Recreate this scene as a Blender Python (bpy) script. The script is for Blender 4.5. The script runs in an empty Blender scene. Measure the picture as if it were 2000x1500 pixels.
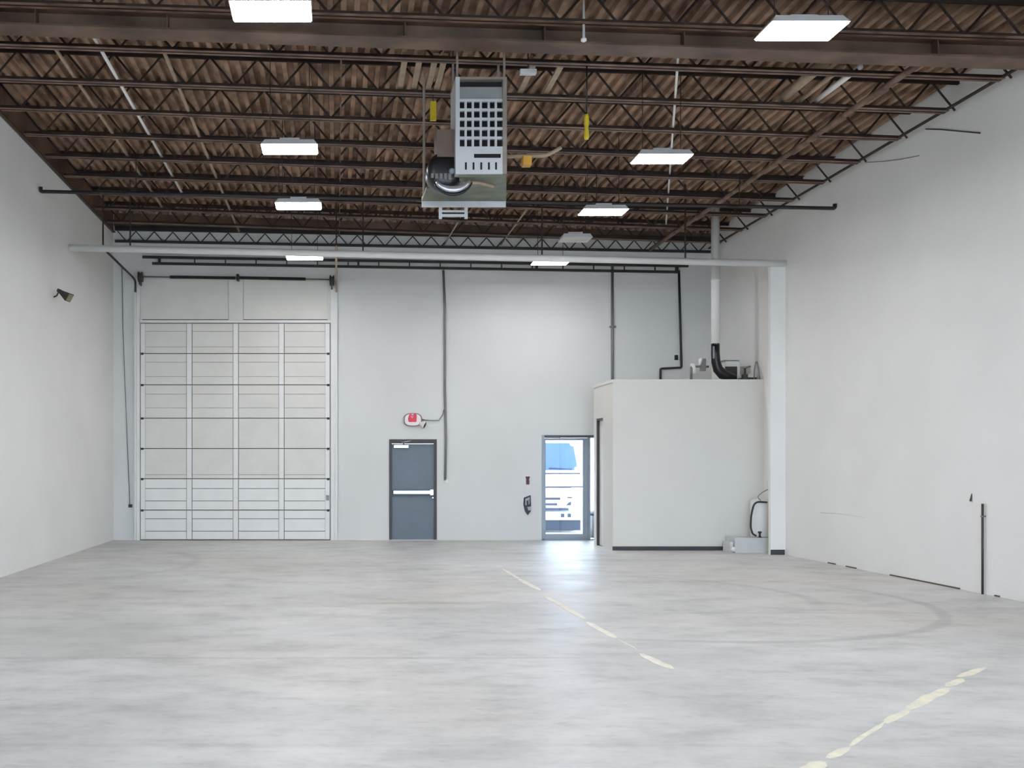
import bpy, bmesh, math, random
from mathutils import Vector, Matrix
random.seed(7)
scn = bpy.context.scene
COL = scn.collection
# ------------------------------------------------------------------ camera
F, VX, VY, CAMH = 2000.0, 658.0, 910.0, 1.57      # focal length and vanishing point in photo pixels
cam_d = bpy.data.cameras.new('camera')
cam_d.sensor_width = 36.0
cam_d.lens = 36.0 * F / 2000.0
cam_d.shift_x = (1000 - VX) / 2000.0
cam_d.shift_y = (VY - 750) / 2000.0
cam_d.clip_end = 300
cam = bpy.data.objects.new('camera', cam_d)
cam.location = (0, 0, CAMH)
cam.rotation_euler = (math.pi / 2, 0, 0)
COL.objects.link(cam)
scn.camera = cam
# ------------------------------------------------------------------ light
SKY_STRENGTH = 5.6
LAMP_STRENGTH = 25.0
world = bpy.data.worlds.new('overcast_sky')
world.use_nodes = True
bg = world.node_tree.nodes['Background']
bg.inputs['Color'].default_value = (0.80, 0.90, 1.0, 1)
bg.inputs['Strength'].default_value = SKY_STRENGTH
scn.world = world
scn.view_settings.view_transform = 'Standard'
scn.view_settings.look = 'None'
scn.view_settings.gamma = 1
scn.view_settings.use_curve_mapping = False
scn.view_settings.exposure = 1.5

# ------------------------------------------------------------------ dimensions
XL, XR, YB, YR = -4.73, 7.93, 21.66, -4.5          # left wall, right wall, far wall, wall behind the camera
def zc(X): return CAMH + 4.93 - 0.034 * (X - XL)   # underside of the joists: the roof falls to the right
JD = 0.42                                          # joist depth
def px(x, Y): return (x - VX) * Y / F
def pz(y, Y): return CAMH + (VY - y) * Y / F
def W(x, y, Y): return Vector((px(x, Y), Y, pz(y, Y)))
def fl(x, y, z=0.0):
    Y = F * (CAMH - z) / (y - VY)
    return Vector((px(x, Y), Y, z))

# ------------------------------------------------------------------ materials
def srgb(r, g, b):
    f = lambda c: (c / 12.92 if c <= .04045 else ((c + .055) / 1.055) ** 2.4)
    return tuple(f(c / 255.0) for c in (r, g, b)) + (1,)
def mat(name, rgb, rough=0.6, metal=0.0, var=0.0, scale=3.0, rgb2=None, bump=0.0, bscale=40.0, spec=None):
    m = bpy.data.materials.new(name); m.use_nodes = True
    nt = m.node_tree; b = nt.nodes['Principled BSDF']
    c = srgb(*rgb)
    b.inputs['Base Color'].default_value = c
    b.inputs['Roughness'].default_value = rough
    b.inputs['Metallic'].default_value = metal
    if spec is not None: b.inputs['Specular IOR Level'].default_value = spec
    if var > 0 or rgb2:
        tc = nt.nodes.new('ShaderNodeNewGeometry')
        n = nt.nodes.new('ShaderNodeTexNoise'); n.inputs['Scale'].default_value = scale; n.inputs['Detail'].default_value = 6
        nt.links.new(tc.outputs['Position'], n.inputs['Vector'])
        r = nt.nodes.new('ShaderNodeValToRGB')
        d = srgb(*rgb2) if rgb2 else tuple(max(0, v * (1 - var)) for v in c[:3]) + (1,)
        r.color_ramp.elements[0].position = 0.36; r.color_ramp.elements[1].position = 0.66
        r.color_ramp.elements[0].color = d; r.color_ramp.elements[1].color = c
        nt.links.new(n.outputs['Fac'], r.inputs['Fac'])
        nt.links.new(r.outputs['Color'], b.inputs['Base Color'])
    if bump > 0:
        tc = nt.nodes.new('ShaderNodeNewGeometry')
        n = nt.nodes.new('ShaderNodeTexNoise'); n.inputs['Scale'].default_value = bscale; n.inputs['Detail'].default_value = 4
        nt.links.new(tc.outputs['Position'], n.inputs['Vector'])
        bp = nt.nodes.new('ShaderNodeBump'); bp.inputs['Strength'].default_value = bump; bp.inputs['Distance'].default_value = 0.02
        nt.links.new(n.outputs['Fac'], bp.inputs['Height'])
        nt.links.new(bp.outputs['Normal'], b.inputs['Normal'])
    return m
def emit(name, rgb, strength):
    m = bpy.data.materials.new(name); m.use_nodes = True
    b = m.node_tree.nodes['Principled BSDF']
    b.inputs['Base Color'].default_value = srgb(*rgb)
    b.inputs['Emission Color'].default_value = srgb(*rgb)
    b.inputs['Emission Strength'].default_value = strength
    return m
M = {}
M['wall'] = mat('white_wall_paint', (235, 233, 229), 0.75, var=0.05, scale=0.7, bump=0.05, bscale=60)
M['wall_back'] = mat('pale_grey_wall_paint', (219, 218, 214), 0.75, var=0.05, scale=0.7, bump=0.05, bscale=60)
M['box_wall'] = mat('warm_white_drywall', (222, 219, 211), 0.75, var=0.04, scale=1.0)
M['trimwhite'] = mat('white_trim', (228, 227, 222), 0.55, var=0.05, scale=4)
M['door_panel'] = mat('cream_door_panel', (221, 217, 208), 0.5, var=0.06, scale=2.0)
M['door_rail'] = mat('cream_door_rail', (232, 230, 225), 0.5, var=0.04, scale=3.0)
M['seam'] = mat('dark_seam', (92, 84, 74), 0.8)
M['deck'] = mat('brown_roof_deck', (176, 144, 119), 0.85, rgb2=(112, 84, 65), scale=2.2, bump=0.25, bscale=25)
M['steel'] = mat('dark_brown_primed_steel', (52, 39, 32), 0.6, var=0.45, scale=5.0)
M['flange'] = mat('lit_flange_and_pipe_brown', (136, 108, 90), 0.6, rgb2=(84, 62, 50), scale=4.0)  # bounce light painted into the chord undersides; plain brown on the pipes
M['faint'] = mat('shallow_groove', (176, 166, 152), 0.8)
M['stripe_pale'] = mat('worn_pale_paint', (240, 236, 222), 0.7, rgb2=(222, 218, 206), scale=9)
M['girder'] = mat('brown_girder_steel', (118, 94, 76), 0.6, rgb2=(74, 55, 44), scale=1.6)
M['tan'] = mat('tan_strip', (172, 150, 126), 0.6, var=0.25, scale=6)
M['white_pipe'] = mat('white_painted_pipe', (232, 230, 226), 0.4, var=0.05, scale=5)
M['grey_pipe'] = mat('grey_conduit', (128, 126, 122), 0.4, 0.3, var=0.1, scale=5)
M['dark_pipe'] = mat('dark_iron_pipe', (48, 44, 44), 0.5, 0.2, var=0.2, scale=5)
M['black'] = mat('black_plastic', (18, 18, 20), 0.35, var=0.2, scale=8)
M['exit_frame'] = mat('dark_bronze_frame', (66, 60, 58), 0.5, var=0.15, scale=4)
M['exit_leaf'] = mat('slate_door_paint', (104, 114, 124), 0.45, var=0.06, scale=3)
M['chrome'] = mat('brushed_chrome', (205, 208, 212), 0.28, 0.7, var=0.08, scale=9)
M['alu'] = mat('grey_aluminium', (150, 158, 168), 0.4, 0.3, var=0.08, scale=5)
M['darkalu'] = mat('dark_header_metal', (88, 88, 92), 0.45, 0.2, var=0.1, scale=5)
M['baseboard'] = mat('charcoal_vinyl', (64, 64, 66), 0.6, var=0.15, scale=6)
M['yellow'] = mat('yellow_paint', (222, 196, 40), 0.5, var=0.15, scale=12)
M['orange'] = mat('orange_paint', (206, 152, 44), 0.5, var=0.15, scale=12)
M['heater_white'] = mat('white_heater_casing', (205, 206, 206), 0.45, var=0.07, scale=6)
M['heater_grey'] = mat('grey_heater_panel', (150, 152, 150), 0.5, var=0.1, scale=6)
M['heater_tan'] = mat('taupe_heater_post', (150, 138, 128), 0.5, var=0.12, scale=6)
M['heater_brown'] = mat('brown_heater_panel', (112, 94, 84), 0.6, var=0.15, scale=6)
M['pan'] = mat('grey_green_drip_pan', (112, 116, 96), 0.5, rgb2=(84, 88, 74), scale=5)
M['hole'] = mat('black_recess', (12, 12, 14), 0.7, var=0.2, scale=8)
M['red'] = mat('red_sign_face', (222, 30, 62), 0.4, var=0.15, scale=30)
M['pink'] = mat('pink_sign_mark', (246, 120, 176), 0.4, var=0.1, scale=30)
M['signwhite'] = mat('white_sign_housing', (236, 226, 222), 0.4, var=0.04, scale=20)
M['signrim'] = mat('dark_rose_rim', (120, 92, 92), 0.5, var=0.1, scale=20)
M['lamp_off'] = mat('unlit_diffuser', (196, 192, 186), 0.5, var=0.05, scale=8)
M['fixture'] = mat('white_fixture_metal', (214, 214, 212), 0.4, var=0.06, scale=8)
M['lamp'] = emit('lit_diffuser', (248, 249, 252), LAMP_STRENGTH)
M['stripe'] = mat('worn_cream_yellow_paint', (236, 230, 204), 0.7, rgb2=(216, 212, 198), scale=9)
M['basin'] = mat('pale_grey_basin', (208, 209, 208), 0.45, var=0.06, scale=6)
M['horn'] = mat('dark_bronze_floodlight', (58, 48, 36), 0.45, var=0.3, scale=20)
M['hornface'] = mat('olive_lamp_lens', (140, 132, 104), 0.4, var=0.2, scale=20)
M['truck'] = mat('white_truck_paint', (236, 240, 246), 0.3, var=0.03, scale=3)
M['truckdark'] = mat('slate_blue_plastic', (34, 42, 58), 0.6, var=0.15, scale=8)
M['truckglass'] = mat('blue_windscreen', (62, 82, 116), 0.3, var=0.08, scale=2, spec=0.15)
M['truckgrey'] = mat('pale_headlamp', (190, 206, 222), 0.25, var=0.08, scale=8)
M['tyre'] = mat('black_tyre', (34, 36, 40), 0.8, var=0.2, scale=10)
M['asphalt'] = mat('pale_concrete_yard', (190, 190, 188), 0.9, var=0.12, scale=0.8)
M['pull'] = mat('dark_red_box', (92, 40, 44), 0.45, var=0.2, scale=20)
M['darkbrown'] = mat('dark_brown_box', (62, 52, 50), 0.5, var=0.2, scale=20)
def glassmat():
    m = bpy.data.materials.new('clear_door_glass'); m.use_nodes = True
    nt = m.node_tree; nt.nodes.remove(nt.nodes['Principled BSDF'])
    out = nt.nodes['Material Output']
    t = nt.nodes.new('ShaderNodeBsdfTransparent'); t.inputs['Color'].default_value = (0.90, 0.95, 1.0, 1)
    g = nt.nodes.new('ShaderNodeBsdfGlossy'); g.inputs['Roughness'].default_value = 0.02
    fr = nt.nodes.new('ShaderNodeFresnel'); fr.inputs['IOR'].default_value = 1.45
    mx = nt.nodes.new('ShaderNodeMixShader')
    nt.links.new(fr.outputs[0], mx.inputs[0]); nt.links.new(t.outputs[0], mx.inputs[1]); nt.links.new(g.outputs[0], mx.inputs[2])
    nt.links.new(mx.outputs[0], out.inputs['Surface'])
    return m
M['glass'] = glassmat()
def floormat():
    m = bpy.data.materials.new('sealed_concrete'); m.use_nodes = True
    nt = m.node_tree; N = nt.nodes; L = nt.links; b = N['Principled BSDF']
    geo = N.new('ShaderNodeNewGeometry')
    def noise(scale, detail=6, rough=0.6, sx=1.0, sy=1.0):
        mp = N.new('ShaderNodeMapping'); mp.inputs['Scale'].default_value = (sx, sy, 1)
        L.new(geo.outputs['Position'], mp.inputs['Vector'])
        n = N.new('ShaderNodeTexNoise'); n.inputs['Scale'].default_value = scale; n.inputs['Detail'].default_value = detail; n.inputs['Roughness'].default_value = rough
        L.new(mp.outputs[0], n.inputs['Vector']); return n.outputs['Fac']
    def ramp(fac, stops):
        r = N.new('ShaderNodeValToRGB'); e = r.color_ramp.elements
        e[0].position, e[0].color = stops[0]; e[1].position, e[1].color = stops[-1]
        for p, c in stops[1:-1]:
            k = e.new(p); k.color = c
        L.new(fac, r.inputs['Fac']); return r.outputs['Color']
    def math_(op, a, c=None, d=None):
        n = N.new('ShaderNodeMath'); n.operation = op
        for i, v in enumerate((a, c, d)):
            if v is None: continue
            if isinstance(v, (int, float)): n.inputs[i].default_value = v
            else: L.new(v, n.inputs[i])
        return n.outputs[0]
    def mixc(fac, a, c, mode='MIX'):
        n = N.new('ShaderNodeMix'); n.data_type = 'RGBA'; n.blend_type = mode
        if isinstance(fac, (int, float)): n.inputs[0].default_value = fac
        else: L.new(fac, n.inputs[0])
        for i, v in ((6, a), (7, c)):
            if isinstance(v, tuple): n.inputs[i].default_value = v
            else: L.new(v, n.inputs[i])
        return n.outputs[2]
    col = ramp(noise(0.35, 5, 0.55), [(0.3, srgb(184, 183, 180)), (0.5, srgb(199, 198, 195)), (0.7, srgb(212, 212, 210))])
    warm = ramp(noise(0.22, 3), [(0.45, (0, 0, 0, 1)), (0.65, (1, 1, 1, 1))])
    col = mixc(math_('MULTIPLY', warm, 0.45), col, srgb(210, 202, 193))
    fine = ramp(noise(2.2, 9, 0.7, 0.6, 1.0), [(0.34, (0.76, 0.76, 0.76, 1)), (0.5, (0.97, 0.97, 0.97, 1)), (0.68, (1.10, 1.10, 1.10, 1))])
    col = mixc(1.0, col, fine, 'MULTIPLY')
    speck = ramp(noise(9.0, 6, 0.75, 0.5, 1.2), [(0.30, (0.76, 0.76, 0.77, 1)), (0.46, (1, 1, 1, 1)), (0.72, (1.05, 1.05, 1.04, 1))])
    col = mixc(0.8, col, speck, 'MULTIPLY')
    sep = N.new('ShaderNodeSeparateXYZ'); L.new(geo.outputs['Position'], sep.inputs[0])
    X, Y = sep.outputs['X'], sep.outputs['Y']
    wob = math_('MULTIPLY', math_('SUBTRACT', noise(0.8, 3), 0.5), 0.5)
    def band(v, half):     # 1 inside |v| < half, soft edges
        n = N.new('ShaderNodeMapRange'); n.interpolation_type = 'SMOOTHSTEP'
        L.new(math_('ABSOLUTE', v), n.inputs['Value'])
        n.inputs['From Min'].default_value = half * 0.3; n.inputs['From Max'].default_value = half
        n.inputs['To Min'].default_value = 1; n.inputs['To Max'].default_value = 0
        return n.outputs[0]
    def step(v, a, c):
        n = N.new('ShaderNodeMapRange'); n.interpolation_type = 'SMOOTHSTEP'; L.new(v, n.inputs['Value'])
        n.inputs['From Min'].default_value = a; n.inputs['From Max'].default_value = c
        return n.outputs[0]
    def ring(cx, cy, r, half):   # a tyre mark
        dx = math_('SUBTRACT', X, cx); dy = math_('SUBTRACT', Y, cy)
        d = math_('SQRT', math_('ADD', math_('MULTIPLY', dx, dx), math_('MULTIPLY', dy, dy)))
        return band(math_('ADD', math_('SUBTRACT', d, r), math_('MULTIPLY', wob, 0.4)), half)
    a = math_('MULTIPLY', ring(3.7, 12.1, 3.0, 0.10), step(math_('SUBTRACT', X, Y), -8.5, -5.0))
    col = mixc(math_('MULTIPLY', a, 0.30), col, srgb(120, 120, 118))
    a2 = math_('MULTIPLY', ring(3.3, 12.4, 2.3, 0.12), step(math_('ADD', X, Y), 16.0, 18.0))
    col = mixc(math_('MULTIPLY', a2, 0.22), col, srgb(120, 120, 118))
    a3 = math_('MULTIPLY', ring(-5.5, 16.6, 3.2, 0.16), step(X, -4.2, -3.0))
    col = mixc(math_('MULTIPLY', a3, 0.18), col, srgb(130, 130, 128))
    for y0, k, x0, x1, c in ((10.92, .22, 2.0, 4.0, (120, 120, 118)), (8.37, .28, 2.6, 1.6, (138, 132, 120)), (5.75, .10, -9, -8, (120, 120, 118))):
        j = math_('MULTIPLY', band(math_('ADD', math_('SUBTRACT', Y, y0), math_('MULTIPLY', wob, 0.12)), 0.05), step(X, x0, x1))
        col = mixc(math_('MULTIPLY', j, k), col, srgb(*c))
    # long rusty stain
    st = math_('MULTIPLY', band(math_('ADD', math_('SUBTRACT', Y, 11.72), math_('MULTIPLY', wob, 0.3)), 0.13), band(math_('SUBTRACT', X, 0.9), 0.85))
    col = mixc(math_('MULTIPLY', st, 0.5), col, srgb(168, 148, 116))
    # patch edge (older, greener slab section)
    pt = math_('MULTIPLY', step(X, -1.6, -1.9), math_('MULTIPLY', step(Y, 8.36, 8.40), step(Y, 10.9, 9.6)))
    col = mixc(math_('MULTIPLY', pt, 0.35), col, srgb(180, 183, 176))
    L.new(col, b.inputs['Base Color'])
    rr = ramp(noise(1.4, 5), [(0.3, (0.34, 0.34, 0.34, 1)), (0.7, (0.52, 0.52, 0.52, 1))])
    L.new(rr, b.inputs['Roughness'])
    bp = N.new('ShaderNodeBump'); bp.inputs['Strength'].default_value = 0.12; bp.inputs['Distance'].default_value = 0.02
    L.new(noise(3.0, 8, 0.65), bp.inputs['Height']); L.new(bp.outputs[0], b.inputs['Normal'])
    return m
M['floor'] = floormat()

# ------------------------------------------------------------------ helpers
def mesh_obj(name, bm, m, parent=None, smooth=False):
    me = bpy.data.meshes.new(name); bmesh.ops.recalc_face_normals(bm, faces=bm.faces)
    bm.to_mesh(me); bm.free()
    me.materials.append(M[m] if isinstance(m, str) else m)
    if smooth:
        for p in me.polygons: p.use_smooth = True
    o = bpy.data.objects.new(name, me); COL.objects.link(o)
    if parent:
        o.parent = parent; o.matrix_parent_inverse = Matrix.Translation(-parent.location)
    return o
def tag(o, label, cat=None, group=None, kind=None):
    o['label'] = label
    if cat: o['category'] = cat
    if group: o['group'] = group
    if kind: o['kind'] = kind
    return o
def thing(name, label, cat, loc=(0, 0, 0), group=None, kind=None):
    o = bpy.data.objects.new(name, None); o.empty_display_size = 0.1; o.location = loc; COL.objects.link(o)
    return tag(o, label, cat, group, kind)
def bx(bm, x0, x1, y0, y1, z0, z1):
    v = [bm.verts.new((x, y, z)) for x in (x0, x1) for y in (y0, y1) for z in (z0, z1)]
    for f in ((0, 1, 3, 2), (4, 6, 7, 5), (0, 4, 5, 1), (2, 3, 7, 6), (0, 2, 6, 4), (1, 5, 7, 3)):
        bm.faces.new([v[i] for i in f])
    return v
def prism(bm, pts, d):
    """pts: closed loop of Vectors, extruded by vector d"""
    a = [bm.verts.new(p) for p in pts]; c = [bm.verts.new(Vector(p) + Vector(d)) for p in pts]
    bm.faces.new(a); bm.faces.new(c[::-1])
    for i in range(len(a)):
        j = (i + 1) % len(a); bm.faces.new((a[i], a[j], c[j], c[i]))
def box(name, m, parent, x0, x1, y0, y1, z0, z1, bevel=0.0):
    bm = bmesh.new(); bx(bm, min(x0, x1), max(x0, x1), y0, y1, min(z0, z1), max(z0, z1))
    if bevel > 0: bmesh.ops.bevel(bm, geom=bm.edges[:], offset=bevel, segments=2, affect='EDGES', profile=0.7)
    return mesh_obj(name, bm, m, parent)
def tube(bm, pts, r, n=10):
    pts = [Vector(p) for p in pts]; rings = []
    up = Vector((0.13, 0.37, 0.92))
    for i, p in enumerate(pts):
        t = (pts[min(i + 1, len(pts) - 1)] - pts[max(i - 1, 0)]).normalized()
        a = t.cross(up)
        if a.length < 1e-3: a = t.cross(Vector((1, 0, 0)))
        a.normalize(); c = t.cross(a).normalized()
        rr = r[i] if isinstance(r, (list, tuple)) else r
        rings.append([bm.verts.new(p + a * rr * math.cos(k * 2 * math.pi / n) + c * rr * math.sin(k * 2 * math.pi / n)) for k in range(n)])
    for a, c in zip(rings, rings[1:]):
        for k in range(n):
            bm.faces.new((a[k], a[(k + 1) % n], c[(k + 1) % n], c[k]))
    bm.faces.new(rings[0][::-1]); bm.faces.new(rings[-1])
def round_path(pts, rad, seg=5):
    pts = [Vector(p) for p in pts]; out = [pts[0]]
    for a, b, c in zip(pts, pts[1:], pts[2:]):
        d1 = (a - b); d2 = (c - b); k = min(rad, d1.length * .45, d2.length * .45)
        p = b + d1.normalized() * k; q = b + d2.normalized() * k
        for i in range(seg + 1):
            t = i / seg; out.append((1 - t) ** 2 * p + 2 * t * (1 - t) * b + t * t * q)
    out.append(pts[-1]); return out
def pipe(name, m, parent, pts, r, n=10, rad=0.0):
    bm = bmesh.new(); tube(bm, round_path(pts, rad) if rad > 0 and len(pts) > 2 else pts, r, n)
    return mesh_obj(name, bm, m, parent, smooth=True)
def copy_part(o, parent, dx=0, dy=0, dz=0):
    c = o.copy(); COL.objects.link(c); c.parent = parent
    c.location = o.location + Vector((dx, dy, dz)); return c
def lathe(bm, c, axis, prof, n=20):
    """prof: (distance along axis, radius)"""
    axis = Vector(axis).normalized(); c = Vector(c)
    a = axis.orthogonal().normalized(); b = axis.cross(a); rings = []
    for d, r in prof:
        rings.append([bm.verts.new(c + axis * d + (a * math.cos(k * 2 * math.pi / n) + b * math.sin(k * 2 * math.pi / n)) * max(r, 1e-4)) for k in range(n)])
    for p, q in zip(rings, rings[1:]):
        for k in range(n): bm.faces.new((p[k], p[(k + 1) % n], q[(k + 1) % n], q[k]))
    bm.faces.new(rings[0][::-1]); bm.faces.new(rings[-1])
def wall_x(bm, x0, x1, z0, z1, y0, y1, holes):
    """wall in the XZ plane with rectangular holes (hx0,hx1,hz0,hz1)"""
    xs = sorted({x0, x1} | {h[0] for h in holes} | {h[1] for h in holes})
    for a, b in zip(xs, xs[1:]):
        hs = sorted([(h[2], h[3]) for h in holes if h[0] <= a + 1e-6 and h[1] >= b - 1e-6]); z = z0
        for p, q in hs:
            if p > z + 1e-6: bx(bm, a, b, y0, y1, z, p)
            z = q
        if z < z1 - 1e-6: bx(bm, a, b, y0, y1, z, z1)

# ================================================================== the shell
bm = bmesh.new(); bx(bm, XL - .3, XR + .3, YR - .25, YB + .25, -0.2, 0)
tag(mesh_obj('floor', bm, 'floor'), 'grey sealed concrete warehouse floor with tyre marks', 'floor', kind='structure')
bm = bmesh.new(); bx(bm, XL - .25, XL, YR - .25, YB + .25, 0, 7.6)
tag(mesh_obj('wall_left', bm, 'wall'), 'tall plain white wall beside the sectional door', 'wall', kind='structure')
bm = bmesh.new(); bx(bm, XR, XR + .25, YR - .25, YB + .25, 0, 7.6)
tag(mesh_obj('wall_right', bm, 'wall'), 'tall plain white wall beside the restroom enclosure', 'wall', kind='structure')
S = YB / F
EX0, EX1, EZ1 = px(760, YB), px(853, YB), pz(858, YB)
GX0, GX1, GZ1 = px(1058, YB), px(1176, YB), pz(850, YB)
bm = bmesh.new(); wall_x(bm, XL, XR, 0, 7.6, YB, YB + .25, [(EX0, EX1, 0, EZ1), (GX0, GX1, 0, GZ1)])
tag(mesh_obj('wall_back', bm, 'wall_back'), 'white far wall holding the sectional door and two exits', 'wall', kind='structure')
# wall behind the camera: an invented glazed shopfront, added to let the daylight in
bays = [(-4.3 + 1.70 * i, -4.3 + 1.70 * i + 1.58, 0.25, 4.4) for i in range(7)]
bm = bmesh.new(); wall_x(bm, XL, XR, 0, 7.6, YR - .25, YR, bays)
tag(mesh_obj('wall_front', bm, 'wall'), 'unseen white wall with seven tall window bays added for daylight', 'wall', kind='structure')
for i, h in enumerate(bays):
    w = thing('window_%d' % (i + 1), 'tall shopfront window with grey frame, unseen and added for daylight', 'window', ((h[0] + h[1]) / 2, YR - .12, h[2]), group='added shopfront windows', kind='structure')
    bm = bmesh.new(); t = .05
    bx(bm, h[0], h[0] + t, YR - .16, YR - .08, h[2], h[3]); bx(bm, h[1] - t, h[1], YR - .16, YR - .08, h[2], h[3])
    bx(bm, h[0] + t, h[1] - t, YR - .16, YR - .08, h[2], h[2] + t); bx(bm, h[0] + t, h[1] - t, YR - .16, YR - .08, h[3] - t, h[3])
    mesh_obj('window_frame', bm, 'alu', w)
    box('pane', 'glass', w, h[0] + t, h[1] - t, YR - .125, YR - .119, h[2] + t, h[3] - t)
# corrugated roof deck
bm = bmesh.new(); P = 0.1524; prof = []
x = XL - .1
while x < XR + .1:
    for dx, dz in ((0, 0), (.06, 0), (.07, .065), (.142, .065)):
        if x + dx < XR + .12: prof.append((x + dx, zc(x + dx) + JD + dz))
    x += P
ys = [YR - .25] + [YR + 2.0 * i for i in range(1, 13)] + [YB + .25]
rows = [[bm.verts.new((a, y, z)) for a, z in prof] for y in ys]
for r0, r1 in zip(rows, rows[1:]):
    for i in range(len(prof) - 1): bm.faces.new((r0[i], r0[i + 1], r1[i + 1], r1[i]))
ceiling = tag(mesh_obj('ceiling', bm, 'deck'), 'brown corrugated roof deck above the open-web joists', 'ceiling', kind='structure')
bm = bmesh.new()
prism(bm, [Vector((XL - .25, YR - .25, zc(XL - .25) + JD + .09)), Vector((XR + .25, YR - .25, zc(XR + .25) + JD + .09)),
           Vector((XR + .25, YR - .25, 7.7)), Vector((XL - .25, YR - .25, 7.7))], (0, YB - YR + .5, 0))
mesh_obj('roof_slab', bm, 'deck', ceiling)
# yard outside
bm = bmesh.new(); bx(bm, -60, 60, YB + .25, YB + 60, -.25, -.02); bx(bm, -60, 60, -60, YR - .25, -.25, -.02)
tag(mesh_obj('ground', bm, 'asphalt'), 'pale concrete yard outside the building', 'ground', kind='structure')

# ================================================================== roof framing
def line_z(X, off=0.0): return zc(X) + off
def sloped_bar(bm, x0, x1, y0, y1, o0, o1):
    pts = [Vector((x0, y0, zc(x0) + o0)), Vector((x1, y0, zc(x1) + o0)), Vector((x1, y0, zc(x1) + o1)), Vector((x0, y0, zc(x0) + o1))]
    prism(bm, pts, (0, y1 - y0, 0))
def angle_pair(bm, x0, x1, o, up=1, part='both'):
    for s in (-1, 1):
        if part != 'flange':
            a, b = sorted((s * .010, s * .018)); sloped_bar(bm, x0, x1, a, b, min(o, o + up * .055), max(o, o + up * .055))
        if part != 'legs':
            a, b = sorted((s * .018, s * .064)); sloped_bar(bm, x0, x1, a, b, min(o, o + up * .007), max(o, o + up * .007))
joist0 = thing('roof_joist', '', 'joist', (0, 0, 0))
bm = bmesh.new(); angle_pair(bm, XL + .08, XR - .16, 0.0, 1, 'legs'); bc = mesh_obj('bottom_chord', bm, 'steel', joist0)
bm = bmesh.new(); angle_pair(bm, XL + .08, XR - .16, 0.0, 1, 'flange'); bf = mesh_obj('chord_flange', bm, 'flange', bc)  # horizontal legs coloured lighter than the vertical ones, as if lit from the floor
bf['label'] = 'brown underside of the chord with floor bounce light painted in'; bf.matrix_parent_inverse = Matrix()
bm = bmesh.new(); angle_pair(bm, XL + .02, XR - .002, JD - .004, -1); tcd = mesh_obj('top_chord', bm, 'steel', joist0)
bm = bmesh.new(); n = 41; per = (XR - XL - .1) / n; pts = []
for i in range(n + 1):
    xx = XL + .05 + per * i
    lo = i % 2 == 1
    pts.append(Vector((xx, 0, zc(xx) + (.028 if lo else JD - .03))))
for a, b in zip(pts, pts[1:]): tube(bm, [a, b], .015, 6)
wb = mesh_obj('web', bm, 'steel', joist0)
near_far = [20.72 - 1.095 * i for i in range(9)] + [10.86 - 1.1 * i for i in range(14)]
ordn = ['first', 'second', 'third', 'fourth', 'fifth', 'sixth', 'seventh', 'eighth', 'ninth', 'tenth', 'eleventh', 'twelfth', 'thirteenth', 'fourteenth',
        'fifteenth', 'sixteenth', 'seventeenth', 'eighteenth', 'nineteenth', 'twentieth', 'twenty-first', 'twenty-second', 'twenty-third', 'twenty-fourth', 'twenty-fifth', 'twenty-sixth']
for i, Y in enumerate(near_far):
    if i == 0: j = joist0
    else:
        j = joist0.copy(); COL.objects.link(j)
        for c in (bc, tcd, wb):
            d = c.copy(); COL.objects.link(d); d.parent = j; d.matrix_parent_inverse = Matrix()
            if c is bc:
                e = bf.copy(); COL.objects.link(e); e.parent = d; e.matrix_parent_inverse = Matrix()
    j.location = (0, Y, 0)
    tag(j, 'brown open-web steel roof joist, %s out from the far wall truss' % ordn[i], 'joist', 'open-web roof joists')
for c in (bc, tcd, wb): c.matrix_parent_inverse = Matrix()
# truss on the far wall, its web dark against the white wall
t = thing('wall_truss', 'dark open-web truss against the white top of the far wall', 'truss', (0, YB - .1, pz(482, YB)))
ty = YB - .08
def tz(X, y): return pz(y, YB) - .018 * X
bm = bmesh.new()
for a, b, o in ((XL + .05, XR - .05, 482), (XL + .05, XR - .05, 459)):
    h = .05 if o == 482 else .09
    prism(bm, [Vector((a, ty, tz(a, o))), Vector((b, ty, tz(b, o))), Vector((b, ty, tz(b, o) + h)), Vector((a, ty, tz(a, o) + h))], (0, .06, 0))
    mesh_obj('bottom_chord' if o == 482 else 'top_chord', bm, 'dark_pipe', t); bm = bmesh.new()
n = 64
pts = [Vector((XL + .1 + (XR - XL - .2) * i / n, ty + .03, tz(XL + .1 + (XR - XL - .2) * i / n, 480 if i % 2 else 460))) for i in range(n + 1)]
for a, b in zip(pts, pts[1:]): tube(bm, [a, b], .011, 6)
mesh_obj('web', bm, 'dark_pipe', t)
bm = bmesh.new(); z0 = lambda X: tz(X, 459) + .095
prism(bm, [Vector((XL + .03, YB - .05, z0(XL))), Vector((XR - .005, YB - .05, z0(XR))), Vector((XR - .005, YB - .05, zc(XR) + JD - .01)), Vector((XL + .03, YB - .05, zc(XL) + JD - .01))], (0, .045, 0))
tag(mesh_obj('header_plate', bm, 'girder'), 'brown steel header plate closing the roof above the far wall truss', 'header plate')
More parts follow.
